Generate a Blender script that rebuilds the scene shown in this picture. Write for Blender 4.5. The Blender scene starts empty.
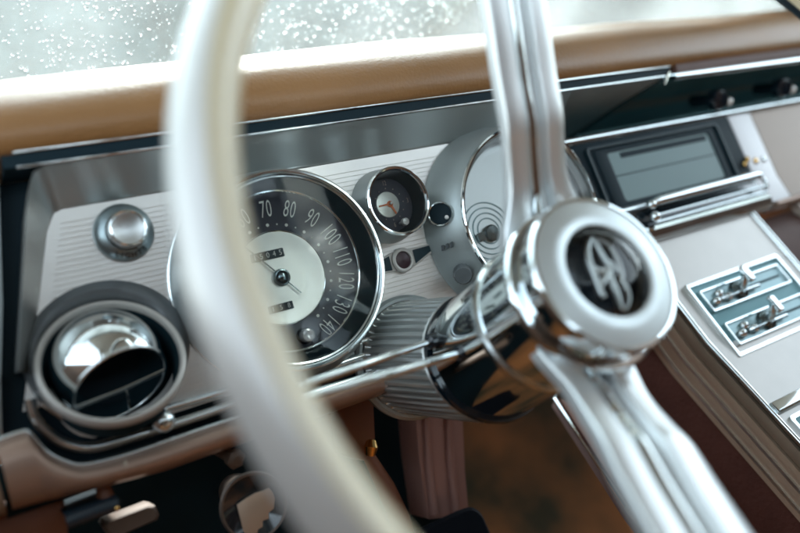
import bpy, bmesh, math, random
from mathutils import Vector as V3, Matrix
random.seed(7)
R = math.radians
sc = bpy.context.scene
COL = sc.collection

# ------------------------------------------------------------------ frames
# Everything is laid out in the frame of the instrument panel: u runs along the
# dash to the passenger side, v up the panel face, w out of it to the driver.
TILT = R(12)                       # the panel leans back by this much
ZERO = V3((0, 0, 0.95))
FR = Matrix(((1, 0, 0), (0, math.sin(TILT), -math.cos(TILT)), (0, math.cos(TILT), math.sin(TILT))))
# columns of FR: world directions of u, v, w
FR = Matrix((V3((1, 0, 0)), V3((0, math.sin(TILT), math.cos(TILT))), V3((0, -math.cos(TILT), math.sin(TILT))))).transposed()
def W4(base=V3((0, 0, 0))):
    return Matrix.Translation(ZERO + FR @ V3(base)) @ FR.to_4x4()

# camera (35 mm lens) in the panel frame
CAM = V3((-0.18117668, -0.01946872, 0.469))
CR = V3((0.84030887, -0.25669393, 0.47748218))
CU = V3((0.21607942, 0.96639355, 0.13925944))
CF = V3((0.49718275, 0.01384687, -0.86753535))
FPX = 778.0
def ray(px, py):
    return CF + CR * ((px - 400) / FPX) - CU * ((py - 266.5) / FPX)
def at(px, py, w=0.0):
    r = ray(px, py); return CAM + r * ((w - CAM.z) / r.z)
def at_u(px, py, u):
    r = ray(px, py); return CAM + r * ((u - CAM.x) / r.x)
def at_plane(px, py, p, n):
    r = ray(px, py); return CAM + r * (n.dot(p - CAM) / n.dot(r))

def smooth(pts, n=4):
    o = []
    P = [pts[0]] + list(pts) + [pts[-1]]
    for i in range(1, len(P) - 2):
        for k in range(n):
            t = k / n; a, b_, c, d = P[i - 1], P[i], P[i + 1], P[i + 2]
            o.append(.5 * ((2 * b_) + (c - a) * t + (2 * a - 5 * b_ + 4 * c - d) * t * t + (3 * b_ - a - 3 * c + d) * t ** 3))
    o.append(P[-2]); return o

class Frame:
    def __init__(s, o, x, y, z): s.o, s.x, s.y, s.z = V3(o), V3(x), V3(y), V3(z)
    def __call__(s, a, b, c=0.0): return s.o + s.x * a + s.y * b + s.z * c
U_, V_, W_ = V3((1, 0, 0)), V3((0, 1, 0)), V3((0, 0, 1))
def panel(o): return Frame(o, U_, V_, W_)
def axis_frame(o, z):
    z = V3(z).normalized(); x = (U_ - z * U_.dot(z)).normalized(); y = z.cross(x)
    return Frame(o, x, y, z)

# ------------------------------------------------------------------ materials
def rgb(r, g, b):
    f = lambda c: (c / 255 / 12.92) if c <= 10 else ((c / 255 + .055) / 1.055) ** 2.4
    return (f(r), f(g), f(b), 1)
MATS = {}
def mat(name, base, rough=.5, metal=0., coat=0., coat_r=.05, bump=0., bscale=300., rvar=.0, cvar=0., cscale=40., spec=.5, aniso=0., sheen=0., stretch=None):
    m = bpy.data.materials.new(name); m.use_nodes = True; nt = m.node_tree; N = nt.nodes; L = nt.links
    b = N['Principled BSDF']
    b.inputs['Base Color'].default_value = base if len(base) == 4 else (*base, 1)
    b.inputs['Roughness'].default_value = rough; b.inputs['Metallic'].default_value = metal
    b.inputs['Coat Weight'].default_value = coat; b.inputs['Coat Roughness'].default_value = coat_r
    b.inputs['Specular IOR Level'].default_value = spec
    b.inputs['Sheen Weight'].default_value = sheen
    tc = N.new('ShaderNodeTexCoord'); src = tc.outputs['Object']
    if stretch:
        mp = N.new('ShaderNodeMapping'); mp.inputs['Scale'].default_value = stretch
        L.new(src, mp.inputs['Vector']); src = mp.outputs['Vector']
    if bump:
        n = N.new('ShaderNodeTexNoise'); n.inputs['Scale'].default_value = bscale; n.inputs['Detail'].default_value = 4
        L.new(src, n.inputs['Vector'])
        bp = N.new('ShaderNodeBump'); bp.inputs['Strength'].default_value = bump; bp.inputs['Distance'].default_value = .001
        L.new(n.outputs['Fac'], bp.inputs['Height']); L.new(bp.outputs['Normal'], b.inputs['Normal'])
    if rvar or cvar:
        n2 = N.new('ShaderNodeTexNoise'); n2.inputs['Scale'].default_value = cscale; n2.inputs['Detail'].default_value = 5
        L.new(src, n2.inputs['Vector'])
        if rvar:
            mr = N.new('ShaderNodeMapRange'); mr.inputs['From Min'].default_value = .3; mr.inputs['From Max'].default_value = .7
            mr.inputs['To Min'].default_value = max(0, rough - rvar); mr.inputs['To Max'].default_value = min(1, rough + rvar)
            L.new(n2.outputs['Fac'], mr.inputs['Value']); L.new(mr.outputs['Result'], b.inputs['Roughness'])
        if cvar:
            mx = N.new('ShaderNodeMix'); mx.data_type = 'RGBA'
            c = base[:3]
            mx.inputs['A'].default_value = (*[x * (1 - cvar) for x in c], 1); mx.inputs['B'].default_value = (*[min(1, x * (1 + cvar)) for x in c], 1)
            L.new(n2.outputs['Fac'], mx.inputs['Factor']); L.new(mx.outputs['Result'], b.inputs['Base Color'])
    MATS[name] = m; return m

mat('chrome', (.80, .85, .86), .07, 1., rvar=.04, cscale=120)
mat('worn_chrome', (.72, .77, .78), .16, 1., rvar=.08, cscale=90, bump=.03, bscale=200)
mat('satin_steel', (.66, .68, .68), .34, 1., rvar=.06, cscale=70, cvar=.04)
mat('brushed_aluminium', (.76, .74, .71), .40, .9, rvar=.05, cscale=25, cvar=.05, bump=.04, bscale=900, stretch=(.05, 1, 1))
mat('grey_enamel', (.33, .365, .365), .38, .55, rvar=.06, cvar=.08)
mat('surround_steel', (.43, .44, .43), .32, .9, rvar=.03, cscale=8, cvar=.06)
mat('gunmetal', (.20, .25, .26), .22, .9, rvar=.06)
mat('slot_metal', (.22, .30, .31), .3, .7, cvar=.2, cscale=60)
mat('flange_metal', (.25, .30, .31), .32, .9, rvar=.05)
mat('collar_metal', (.60, .62, .61), .36, .9, rvar=.06)
mat('ring_paint', (.46, .44, .41), .42, .35, rvar=.05)
mat('hood_enamel', (.11, .122, .128), .42, .3, rvar=.06, cvar=.08)
mat('black_gloss', (.004, .010, .016), .12, 0, coat=.5)
mat('black_matte', (.006, .018, .026), .55, spec=.15)
mat('dark_recess', (.010, .026, .034), .8, spec=.1)
mat('navy_dial', (.026, .031, .048), .45, cvar=.1)
mat('teal_black', (.007, .024, .032), .4, spec=.3)
mat('dial_silver', (.78, .78, .73), .38, .55, cvar=.05, cscale=30)
mat('glare_dial', (.95, .97, .97), .36, .95)  # near-white colour stands in for glare on the gauge glass
mat('numeral_paint', (.78, .78, .72), .5)
mat('orange_paint', (.75, .20, .08), .5)
mat('dark_lettering', (.010, .016, .020), .5)
mat('red_lens', (.035, .013, .018), .45)
mat('pad_vinyl', (.25, .118, .040), .44, coat=.6, coat_r=.36, bump=.5, bscale=420, cvar=.28, cscale=11, rvar=.08, spec=.35)
mat('maroon_vinyl', (.10, .048, .038), .62, bump=.2, bscale=600, cvar=.2, cscale=30)
mat('bronze_paint', (.36, .245, .19), .38, .45, coat=.2, coat_r=.2, rvar=.06, cvar=.07, cscale=30)
mat('bronze_dark', (.34, .265, .20), .42, .4, cvar=.1)
mat('tan_panel', (.38, .31, .265), .40, .3, bump=.15, bscale=500, stretch=(.1, 1, 1), cvar=.05)
mat('silver_panel', (.52, .50, .50), .40, .5, cvar=.04)
mat('console_face', (.46, .435, .41), .38, .7, bump=.05, bscale=800, cvar=.06, cscale=60)
mat('ivory_plastic', (.76, .66, .46), .26, coat=.5, coat_r=.08, cvar=.06, cscale=8, rvar=.05)
mat('rim_silver', (.60, .575, .545), .34, .25, coat=.5, coat_r=.12, cvar=.04, cscale=10)
mat('aged_bronze', (.13, .095, .075), .5, .3, cvar=.3, cscale=60)
mat('bronze_side', (.52, .385, .285), .40, .4, cvar=.08)  # bronze lightened in place of light missing on the console side bands
mat('recess_steel', (.50, .53, .53), .45, .3, cvar=.1)  # lighter than surround_steel, making up for little light under the hood
mat('spoke_metal', (.82, .84, .85), .40, .85, rvar=.05, cscale=12)
mat('hub_satin', (.70, .75, .755), .38, .85, rvar=.05, cscale=40)
mat('teal_metal', (.10, .23, .25), .38, .3, rvar=.1, cscale=20, cvar=.2)
mat('radio_glass', (.045, .115, .112), .3, 0, coat=.1, cvar=.12, cscale=14)
mat('pearl_knob', (.78, .75, .72), .2, .2, coat=.6)
mat('rust_carpet', (.27, .115, .042), .95, bump=1., bscale=260, cvar=.85, cscale=5, spec=.1, sheen=.2)
mat('burgundy_carpet', (.105, .042, .033), .95, bump=.9, bscale=320, cvar=.4, cscale=22, spec=.1)
mat('rust_paint', (.17, .055, .022), .5, cvar=.3, cscale=20)
mat('mauve_paint', (.36, .20, .17), .36, .2, cvar=.1)
mat('rubber', (.006, .008, .012), .9, bump=.3, spec=.1)
mat('blue_black', (.010, .022, .034), .3, coat=.3)
mat('brass', (.80, .50, .18), .2, 1.)
mat('headliner', (.45, .42, .37), .9, spec=.1)
mat('seat_leather', (.10, .055, .038), .5, bump=.2, bscale=200, cvar=.2)
mat('body_paint', (.005, .012, .02), .7, spec=.1)
mat('wet_ground', (.34, .35, .34), .45, cvar=.25, cscale=.6)
mat('bark', (.07, .055, .04), .9)
mat('foliage', (.085, .115, .108), .7, cvar=.45, cscale=.8)

nt_ = MATS['rust_carpet'].node_tree                     # carpet mottled from rust to dark olive in patches
for n_ in nt_.nodes:
    if n_.type == 'MIX': n_.inputs['A'].default_value = (.050, .042, .022, 1); n_.inputs['B'].default_value = (.46, .17, .055, 1); mixn = n_
src_ = mixn.inputs['Factor'].links[0].from_socket
mr_ = nt_.nodes.new('ShaderNodeMapRange'); mr_.inputs['From Min'].default_value = .36; mr_.inputs['From Max'].default_value = .64
nt_.links.new(src_, mr_.inputs['Value']); nt_.links.new(mr_.outputs['Result'], mixn.inputs['Factor'])

def clear(name, tint, gloss_r, trans, haze=0.0, ior=1.45):
    m = bpy.data.materials.new(name); m.use_nodes = True; nt = m.node_tree; N = nt.nodes; L = nt.links
    N.remove(N['Principled BSDF']); out = N['Material Output']
    t = N.new('ShaderNodeBsdfTransparent'); t.inputs['Color'].default_value = (*tint, 1)
    g = N.new('ShaderNodeBsdfGlossy'); g.inputs['Roughness'].default_value = gloss_r
    fr = N.new('ShaderNodeFresnel'); fr.inputs['IOR'].default_value = ior
    mx = N.new('ShaderNodeMixShader'); L.new(fr.outputs['Fac'], mx.inputs['Fac']); L.new(t.outputs['BSDF'], mx.inputs[1]); L.new(g.outputs['BSDF'], mx.inputs[2])
    last = mx
    if haze:
        tr = N.new('ShaderNodeBsdfTranslucent'); tr.inputs['Color'].default_value = (.85, .9, .9, 1)
        tc = N.new('ShaderNodeTexCoord'); n = N.new('ShaderNodeTexNoise'); n.inputs['Scale'].default_value = 9; n.inputs['Detail'].default_value = 4
        L.new(tc.outputs['Object'], n.inputs['Vector'])
        mr = N.new('ShaderNodeMapRange'); mr.inputs['From Min'].default_value = .35; mr.inputs['From Max'].default_value = .65
        mr.inputs['To Min'].default_value = haze * .6; mr.inputs['To Max'].default_value = haze * 1.3
        L.new(n.outputs['Fac'], mr.inputs['Value'])
        m2 = N.new('ShaderNodeMixShader'); L.new(mr.outputs['Result'], m2.inputs['Fac']); L.new(mx.outputs['Shader'], m2.inputs[1]); L.new(tr.outputs['BSDF'], m2.inputs[2])
        last = m2
    L.new(last.outputs['Shader'], out.inputs['Surface']); MATS[name] = m; return m
clear('gauge_glass', (.97, 1, 1), .02, 1)
clear('windscreen_glass', (.93, .98, .98), .03, 1, haze=.10)
m = bpy.data.materials.new('water'); m.use_nodes = True; b = m.node_tree.nodes['Principled BSDF']
b.inputs['Base Color'].default_value = (1, 1, 1, 1); b.inputs['Roughness'].default_value = .02; b.inputs['Transmission Weight'].default_value = 1; b.inputs['IOR'].default_value = 1.33
MATS['water'] = m

# ------------------------------------------------------------------ mesh building
class MB:
    def __init__(s): s.v, s.f = [], []
    def add(s, vs, fs):
        k = len(s.v); s.v += [V3(p) for p in vs]; s.f += [tuple(i + k for i in q) for q in fs]; return s
    def rings(s, rings, closed=True, cap0=False, cap1=False, loop=False):
        n = len(rings[0]); vs = [p for r in rings for p in r]; fs = []
        m = len(rings)
        for i in range(m if loop else m - 1):
            for j in range(n if closed else n - 1):
                a, b_ = i * n + j, i * n + (j + 1) % n
                c, d = ((i + 1) % m) * n + (j + 1) % n, ((i + 1) % m) * n + j
                fs.append((a, b_, c, d))
        if cap0: fs.append(tuple(reversed(range(n))))
        if cap1: fs.append(tuple((m - 1) * n + j for j in range(n)))
        return s.add(vs, fs)
    def lathe(s, F, prof, seg=64, loop=False, rib=None):
        rings = []
        for (r, h) in prof:
            r = max(r, 1e-5)
            rings.append([F(r * math.cos(2 * math.pi * j / seg), r * math.sin(2 * math.pi * j / seg), h) for j in range(seg)])
        return s.rings(rings, True, loop=loop)
    def torus(s, F, Rr, r, h=0., seg=72, m=12, sq=1.):
        return s.lathe(F, [(Rr + r * math.cos(2 * math.pi * k / m), h + sq * r * math.sin(2 * math.pi * k / m)) for k in range(m)], seg, loop=True)
    def tube(s, pts, rad, seg=14, caps=True, up=None, closed=False, flat=1.):
        pts = [V3(p) for p in pts]; n = len(pts); rings = []
        up = V3(up) if up else V3((.13, .31, .94))
        for i, p in enumerate(pts):
            if closed: t = pts[(i + 1) % n] - pts[i - 1]
            else: t = pts[min(i + 1, n - 1)] - pts[max(i - 1, 0)]
            t.normalize(); x = up.cross(t)
            if x.length < 1e-4: x = U_.cross(t)
            x.normalize(); y = t.cross(x)
            r = rad[i] if isinstance(rad, (list, tuple)) else rad
            rings.append([p + x * (r * math.cos(2 * math.pi * k / seg)) + y * (r * flat * math.sin(2 * math.pi * k / seg)) for k in range(seg)])
        return s.rings(rings, True, caps and not closed, caps and not closed, loop=closed)
    def prism(s, F, poly, h0, h1, inset=0.0):
        n = len(poly); a = [F(x, y, h0) for x, y in poly]
        if inset:
            cx = sum(p[0] for p in poly) / n; cy = sum(p[1] for p in poly) / n
            hi = h1 - inset if h1 > h0 else h1 + inset
            def sh(p):
                d = math.hypot(p[0] - cx, p[1] - cy) or 1
                return (p[0] - (p[0] - cx) / d * inset, p[1] - (p[1] - cy) / d * inset)
            return s.rings([a, [F(x, y, hi) for x, y in poly], [F(*sh(p), h1) for p in poly]], True, True, True)
        return s.rings([a, [F(x, y, h1) for x, y in poly]], True, True, True)
    def box(s, F, x0, x1, y0, y1, z0, z1):
        return s.prism(F, [(x0, y0), (x1, y0), (x1, y1), (x0, y1)], z0, z1)
    def frame(s, F, outer, inner, h0, h1):
        n = len(outer)
        r = [[F(x, y, h0) for x, y in outer], [F(x, y, h1) for x, y in outer], [F(x, y, h1) for x, y in inner], [F(x, y, h0) for x, y in inner]]
        return s.rings(r, True, loop=True)
    def sphere(s, F, r, sx=1, sy=1, sz=1, seg=24, rg=12, full=True):
        prof = []
        lo = -math.pi / 2 if full else 0
        for k in range(rg + 1):
            a = lo + (math.pi / 2 - lo) * k / rg
            prof.append((r * math.cos(a), r * math.sin(a)))
        G = Frame(F.o, F.x * sx, F.y * sy, F.z * sz)
        return s.lathe(G, prof, seg)
    def build(s, name, material, parent=None, base=V3((0, 0, 0)), bevel=0., ang=38, label=None):
        me = bpy.data.meshes.new(name)
        me.from_pydata([p - base for p in s.v], [], s.f)
        bm = bmesh.new(); bm.from_mesh(me)
        bmesh.ops.remove_doubles(bm, verts=bm.verts, dist=2e-6)
        bmesh.ops.dissolve_degenerate(bm, edges=bm.edges, dist=1e-7)
        bmesh.ops.recalc_face_normals(bm, faces=bm.faces)
        if bevel:
            es = [e for e in bm.edges if len(e.link_faces) == 2 and e.calc_face_angle(0) > R(ang)]
            try: bmesh.ops.bevel(bm, geom=es, offset=bevel, segments=2, affect='EDGES', profile=.6, clamp_overlap=True)
            except Exception as ex: print('bevel', name, ex)
        bm.to_mesh(me); bm.free()
        for p in me.polygons: p.use_smooth = True
        me.set_sharp_from_angle(angle=R(ang))
        me.materials.append(MATS[material])
        o = bpy.data.objects.new(name, me); COL.objects.link(o)
        if parent is not None: o.parent = parent
        else: o.matrix_world = W4(base)
        if label: o['label'] = label
        return o

def rrect(x0, x1, y0, y1, r, n=5):
    out = []
    for cx, cy, a0 in ((x1 - r, y1 - r, 0), (x0 + r, y1 - r, 90), (x0 + r, y0 + r, 180), (x1 - r, y0 + r, 270)):
        for k in range(n + 1):
            a = R(a0 + 90 * k / n); out.append((cx + r * math.cos(a), cy + r * math.sin(a)))
    return out
def circ(r, n=40, cx=0, cy=0, sx=1): return [(cx + sx * r * math.cos(2 * math.pi * k / n), cy + r * math.sin(2 * math.pi * k / n)) for k in range(n)]

def thing(name, label, cat, base=(0, 0, 0), group=None, kind=None):
    o = bpy.data.objects.new(name, None); COL.objects.link(o); o.empty_display_size = .05
    o.matrix_world = W4(V3(base)); o['label'] = label; o['category'] = cat
    if group: o['group'] = group
    if kind: o['kind'] = kind
    return o
def tag(o, label=None, cat=None, kind=None, group=None):
    if label: o['label'] = label
    if cat: o['category'] = cat
    if kind: o['kind'] = kind
    if group: o['group'] = group
    return o

FONT = None
def text_mesh(mb, txt, F, h, sx=1., extr=.0003, spacing=1., align='CENTER', thin=0.):
    c = bpy.data.curves.new('lettering', 'FONT'); c.body = txt; c.size = 1.; c.align_x = align; c.align_y = 'CENTER'
    c.space_character = spacing; c.resolution_u = 4; c.extrude = .0; c.offset = thin
    o = bpy.data.objects.new('lettering', c); COL.objects.link(o)
    dg = bpy.context.evaluated_depsgraph_get(); dg.update()
    me = bpy.data.meshes.new_from_object(o.evaluated_get(dg))
    bpy.data.objects.remove(o); bpy.data.curves.remove(c)
    s = h / .72
    mb.add([F(v.co.x * s * sx, v.co.y * s, extr) for v in me.vertices], [tuple(p.vertices) for p in me.polygons])
    bpy.data.meshes.remove(me)
def spun(c, ang): # frame on a panel-parallel face with its up turned to angle ang (radians from +u)
    y = V3((math.cos(ang), math.sin(ang), 0)); x = V3((math.sin(ang), -math.cos(ang), 0))
    return Frame(c, x, y, W_)

# ================================================================== DASHBOARD
D = thing('dashboard', 'silver car dashboard with ribbed metal panel, round gauges and a padded tan top', 'dashboard')

# --- padded top
mb = MB(); rings = []
prof = [(.094, .020), (.0965, .027), (.103, .0305), (.111, .0300), (.119, .0265), (.126, .0200), (.1325, .0105), (.1385, -.003), (.1450, -.016), (.1515, -.032), (.1575, -.051), (.1625, -.073), (.1655, -.10), (.164, -.14), (.160, -.19), (.14, -.19), (.085, -.10), (.09, 0.0)]
prof = [(p_.x, p_.y) for p_ in smooth([V3((v_, w_, 0)) for v_, w_ in prof], 3)]
us = [-.34, -.30, -.25, -.20, -.17, -.14, -.11, -.07, -.03, .02, .08, .15, .22, .30, .38, .46, .55, .65, .8, 1.0, 1.15]
def padh(u):
    if u < -.02: d = (-.02 - u); return 1 - .35 * d - 1.2 * d * d
    if u > .25: return 1 - .10 * (u - .25)
    return 1
for u in us:
    k = padh(u); rings.append([V3((u, .094 + (v - .094) * k * 1.12 + (.0009 * math.sin(u * 23 + w * 40) * min(1, (v - .094) / .03) if v > .094 else 0), w + .0006 * math.sin(u * 31 + 2))) for v, w in prof])
mb.rings(rings, True, True, True).build('dash_pad', 'pad_vinyl', D, ang=60)
# maroon lip of the pad over the radio side
mb = MB(); n = len(us)
mb.rings([[V3((u, v, w)) for v, w in ((.087, .022), (.0885, .0275), (.0945, .0285), (.0985, .026), (.0985, .0))] for u in (.386, .5, .7, 1.1)], True, True, True).build('pad_lip', 'maroon_vinyl', D, ang=50, label='dark maroon lower lip of the padded top')
MB().tube([(.381, .0865, .026), (.6, .0848, .026), (1.1, .082, .026)], .0032, 10).build('lip_moulding', 'chrome', D)
MB().tube([at(669, 72, .027), at(664.5, 84, .027)], .0009, 8).build('joint_clip', 'chrome', D)
# black moulding with two fine chrome lines above the gauges
mb = MB(); mb.box(panel((0, 0, 0)), -.142, .3815, .0885, .0965, -.02, .0245).build('black_moulding', 'black_matte', D)
for i, (v, w) in enumerate(((.0962, .0255), (.0882, .0257))):
    MB().tube([(-.136, v, w), (.381, v, w)], .0008, 8).build('moulding_line', 'worn_chrome', D)

# --- black backing behind the panel (the dark gap all round it)
mb = MB()
mb.prism(panel((0, 0, 0)), [(-.1435, .0970), (.266, .0970), (.266, -.09), (-.18, -.09), (-.172, -.046), (-.167, -.013)], -.014, -.010)
mb.build('backing_plate', 'black_matte', D)
# grey end cap by the door
mb = MB(); mb.prism(panel((0, 0, 0)), [(-.24, .10), (-.1425, .094), (-.157, .022), (-.1675, -.020), (-.173, -.047), (-.24, -.047)], -.012, .004)
mb.build('end_cap', 'grey_enamel', D, bevel=.001)

# --- ribbed aluminium panel, its ribs cut as real grooves
def left_u(v):
    u = -.1235 - (.066 - v) * .36
    if v < -.037:   # rounded corner that follows the vent
        t = (-.037 - v) / .0255; u = -.1455 + .020 * (1 - math.sqrt(max(0, 1 - t * t)))
    return u
mb = MB(); rows = []
v = -.062; pitch = .0031
while v < .0665:
    for dv, dw in ((0, 0), (.00024, -.00020), (.00048, 0)):
        rows.append((v + dv, dw))
    v += pitch
rows.append((.067, 0))
rows = [r for r in rows if r[0] < .0610] + [(.067, 0)]
hole = at(110, 351, 0); HRAD = .0375
def hole_at(v):
    d = HRAD ** 2 - (v - hole.y) ** 2
    return math.sqrt(d) if d > 0 else 0
for (v0, w0), (v1, w1) in zip(rows, rows[1:]):
    h0, h1 = hole_at(v0), hole_at(v1)
    def strip(us0, us1, margin=0):
        n_ = len(us0); mb.add([V3((u, v0, w0 if i >= margin else 0)) for i, u in enumerate(us0)] + [V3((u, v1, w1 if i >= margin else 0)) for i, u in enumerate(us1)], [(i, i + 1, n_ + i + 1, n_ + i) for i in range(n_ - 1)])
    L0, L1 = left_u(v0), left_u(v1)
    if h0 or h1:
        if hole.x - h0 > L0 and hole.x - h1 > L1: strip([L0, min(L0 + .0075, hole.x - h0 - .0002), min(L0 + .0078, hole.x - h0 - .0001), hole.x - h0], [L1, min(L1 + .0075, hole.x - h1 - .0002), min(L1 + .0078, hole.x - h1 - .0001), hole.x - h1], 2)
        strip([hole.x + h0, .0, .12, .264], [hole.x + h1, .0, .12, .264])
    else: strip([L0, L0 + .0075, L0 + .0078, -.06, 0, .12, .264], [L1, L1 + .0075, L1 + .0078, -.06, 0, .12, .264], 2)
mb.build('instrument_panel', 'brushed_aluminium', D, ang=20, label='finely ribbed brushed aluminium gauge panel')

# --- bevelled surround along the top and the left side
mb = MB()
out = [at(17, 372, .022), at(17.5, 356, .022), at(21, 300, .022), at(25.5, 210, .022), V3((-.1315, .080, .0225)), V3((-.1285, .0855, .0235)), V3((-.122, .0878, .0240)), V3((-.05, .0880, .0245)), V3((.15, .0880, .0245)), V3((.264, .0878, .0245))]
inn = [at(31.5, 372, 0), at(33, 345, 0), at(39, 300, 0), at(47, 232, 0), V3((-.1232, .0615, 0)), V3((-.1205, .0655, 0)), V3((-.116, .0671, 0)), V3((-.05, .0673, 0)), V3((.15, .0673, 0)), V3((.264, .0673, 0))]
def lerp(a, b, t): return a + (b - a) * t
cols = []
for a, b_ in zip(out, inn):
    n = (b_ - a)
    back = lerp(a, b_, .0) + V3((0, 0, -.03))
    cols.append([a + V3((0, 0, -.034)), a + V3((0, 0, -.001)), lerp(a, b_, .03) + V3((0, 0, .0012)), lerp(a, b_, .09) + V3((0, 0, .0006)), lerp(a, b_, .5) + V3((0, 0, -.0012)), lerp(a, b_, .93), lerp(a, b_, 1.0) + V3((0, 0, .0002)), b_ + V3((0, 0, -.008))])
mb.rings(cols, False).build('panel_surround', 'surround_steel', D, ang=50, label='bevelled satin steel surround of the gauge panel')
# past the right gauge the hood runs deep over the radio: its underside and its end edge
mb = MB()
mb.rings([[V3((u, v, w)) for v, w in ((.0876, .0240), (.0815, -.03), (.0710, -.107), (.0760, -.107), (.0880, -.02))] for u in (.262, .31, .370)], True, True, True)
mb.build('hood_underside', 'recess_steel', D)
MB().tube([(.3715, .0868, .0248), (.3715, .0803, -.03), (.3715, .0705, -.105)], .0018, 8).build('hood_edge', 'gunmetal', D)

# --- chrome lip along the bottom of the panel and the rail below
lip = [at(30, 399, .004), at(33.5, 414, .004), at(40, 424, .004), at(50, 434, .004), at(66, 443.5, .004), at(90, 447.5, .004), at(120, 440.5, .004), at(176, 423.5, .004), at(238, 402.5, .004), V3((.02, -.0635, .004)), V3((.075, -.0635, .004))]
ls = smooth(lip)
MB().tube(ls, .0030, 12, up=W_).build('panel_lip', 'worn_chrome', D)
MB().tube([p + V3((.0005, .0052, .001)) for p in smooth([at(44, 412, .004), at(56, 421, .004), at(72, 430, .004), at(92, 434, .004), at(120, 430.5, .004), at(176, 414.5, .004), at(238, 395.5, .004), V3((.06, -.058, .004))])], .0021, 10, up=W_).build('panel_lip', 'chrome', D)
rl = [at(-10, 445, .012), at(4, 438, .012), at(24, 431.5, .012), at(31, 435, .012), at(47, 452, .012), at(66, 461.5, .012), at(84, 464.5, .012), at(120, 456.5, .012), at(163, 442.5, .012), at(242, 416, .012), V3((0, -.0745, .012)), V3((.075, -.0745, .012))]
rs = smooth(rl)
MB().tube(rs, .0015, 10, up=W_).build('rail_moulding', 'chrome', D)
mb = MB(); rings = []
for p in rs:
    vb = -.0915 - .10 * max(0, -.10 - p.x) * 0 + (.09 * (-.10 - p.x) if p.x < -.10 else 0)
    vt = p.y - .0008
    ring = []
    for k in range(13):
        t = k / 12; ring.append(V3((p.x, vt + (vb - vt) * (1 - math.cos(math.pi * t)) / 2, .011 + .017 * math.sin(math.pi * t) ** .8 - .012 * t)))
    ring.append(V3((p.x, vb + .004, -.03))); ring.append(V3((p.x, vt - .001, -.008)))
    rings.append(ring)
mb.rings([[q + V3((0, 0, 0)) for q in r] for r in rings if r[0].x > -.1775], True, True, True).build('lower_rail', 'bronze_paint', D, ang=50, label='rounded bronze painted rail under the gauge panel')
mb = MB(); mb.rings([[V3((u, vt + (vb - vt) * (1 - math.cos(math.pi * k / 10)) / 2, .011 + .017 * math.sin(math.pi * k / 10) - .012 * k / 10)) for k in range(11)] + [V3((u, -.085, -.03)), V3((u, -.05, -.008))] for u, vt, vb in ((-.26, -.049, -.086), (-.2, -.049, -.086), (-.1795, -.0485, -.086))], True, True, True)
mb.build('rail_end', 'bronze_dark', D, ang=50)
# screw on the lip
F = axis_frame(at(163.5, 421, .013), (0.05, .15, 1))
sw = MB().sphere(F, .0066, sz=.6).build('screw', 'worn_chrome', D)
MB().box(Frame(F.o, F.x, F.y, F.z), -.004, .004, -.0006, .0006, .0026, .0035).build('screw_slot', 'black_matte', sw)
MB().tube([at(125, 467, .022), at(125, 461, .02)], .0009, 8).build('rail_clip', 'bronze_dark', D)

# --- SPEEDOMETER
SP = bpy.data.objects.new('speedometer', None); COL.objects.link(SP); SP.parent = D
c = V3((.0005, .0005, 0)); F = panel(c); Fb = panel((.002, .0028, 0))
mb = MB(); rings = []
for r, h, cc in ((.0700, .0003, c), (.0695, .002, c), (.0645, .017, V3((.0017, .0024, 0))), (.0625, .0215, V3((.002, .0028, 0)))):
    rings.append([panel(cc)(r * math.cos(2 * math.pi * j / 96), r * math.sin(2 * math.pi * j / 96), h) for j in range(96)])
mb.rings(rings).build('housing', 'grey_enamel', SP)
MB().torus(F, .0703, .0009, .0008, 96, 8).build('base_ring', 'worn_chrome', SP)
MB().lathe(Fb, [(.0630, .0205), (.0628, .0228), (.0618, .0238), (.0606, .0236), (.0598, .0224), (.0594, .0205)], 128).build('bezel', 'chrome', SP)
MB().torus(Fb, .0584, .0007, .0212, 128, 8).build('inner_bead', 'worn_chrome', SP)
Fr = panel((.0014, .0022, 0))
MB().lathe(Fb, [(.0594, .0208), (.0570, .0195), (.0530, .012), (.0515, .0098)], 96).build('throat', 'teal_black', SP)
MB().torus(panel((.0012, .0036, 0)), .0512, .0010, .0100, 128, 8).build('dial_ring', 'chrome', SP)
Fd = panel((.0006, .0008, 0))
MB().lathe(Fd, [(.0535, .0090), (.047, .0052), (.040, .0030), (.0320, .0018), (.0300, .0016)], 96).build('dial', 'navy_dial', SP)
MB().lathe(panel((0, 0, 0)), [(.0306, .0016), (.0303, .0026), (.0292, .0027), (.028, .0024), (.015, .0021), (.0, .0020)], 96).build('centre_disc', 'dial_silver', SP)
MB().torus(panel((0, 0, 0)), .0300, .00045, .0027, 96, 8).build('disc_rim', 'chrome', SP)
mb = MB(); mdot = MB()
for i in range(15):
    val = i * 10; a = R(100 + (70 - val) * 2.13 - 10)          # 70 sits at the top
    rr = .0435
    pos = V3((rr * math.cos(a) + .0004, rr * math.sin(a) + .0006, .0046))
    G = spun(pos, a); sl = .24; G = Frame(G.o, G.x, (G.y + W_ * sl).normalized(), (W_ - G.y * sl).normalized())
    text_mesh(mb, str(val), G, .0112, sx=.50, extr=.0006, thin=-.006, spacing=1.12)
    for k in range(2 if i < 14 else 1):
        aa = a - R(2.13 * 5) * k; rd = .0345
        p = V3((rd * math.cos(aa), rd * math.sin(aa), .0021))
        mdot.prism(panel(p), circ(.00105 if k == 0 else .00055, 14), 0, .0003)
mb.build('numerals', 'numeral_paint', SP); mdot.build('scale_dots', 'numeral_paint', SP)
text = MB(); 
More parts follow.
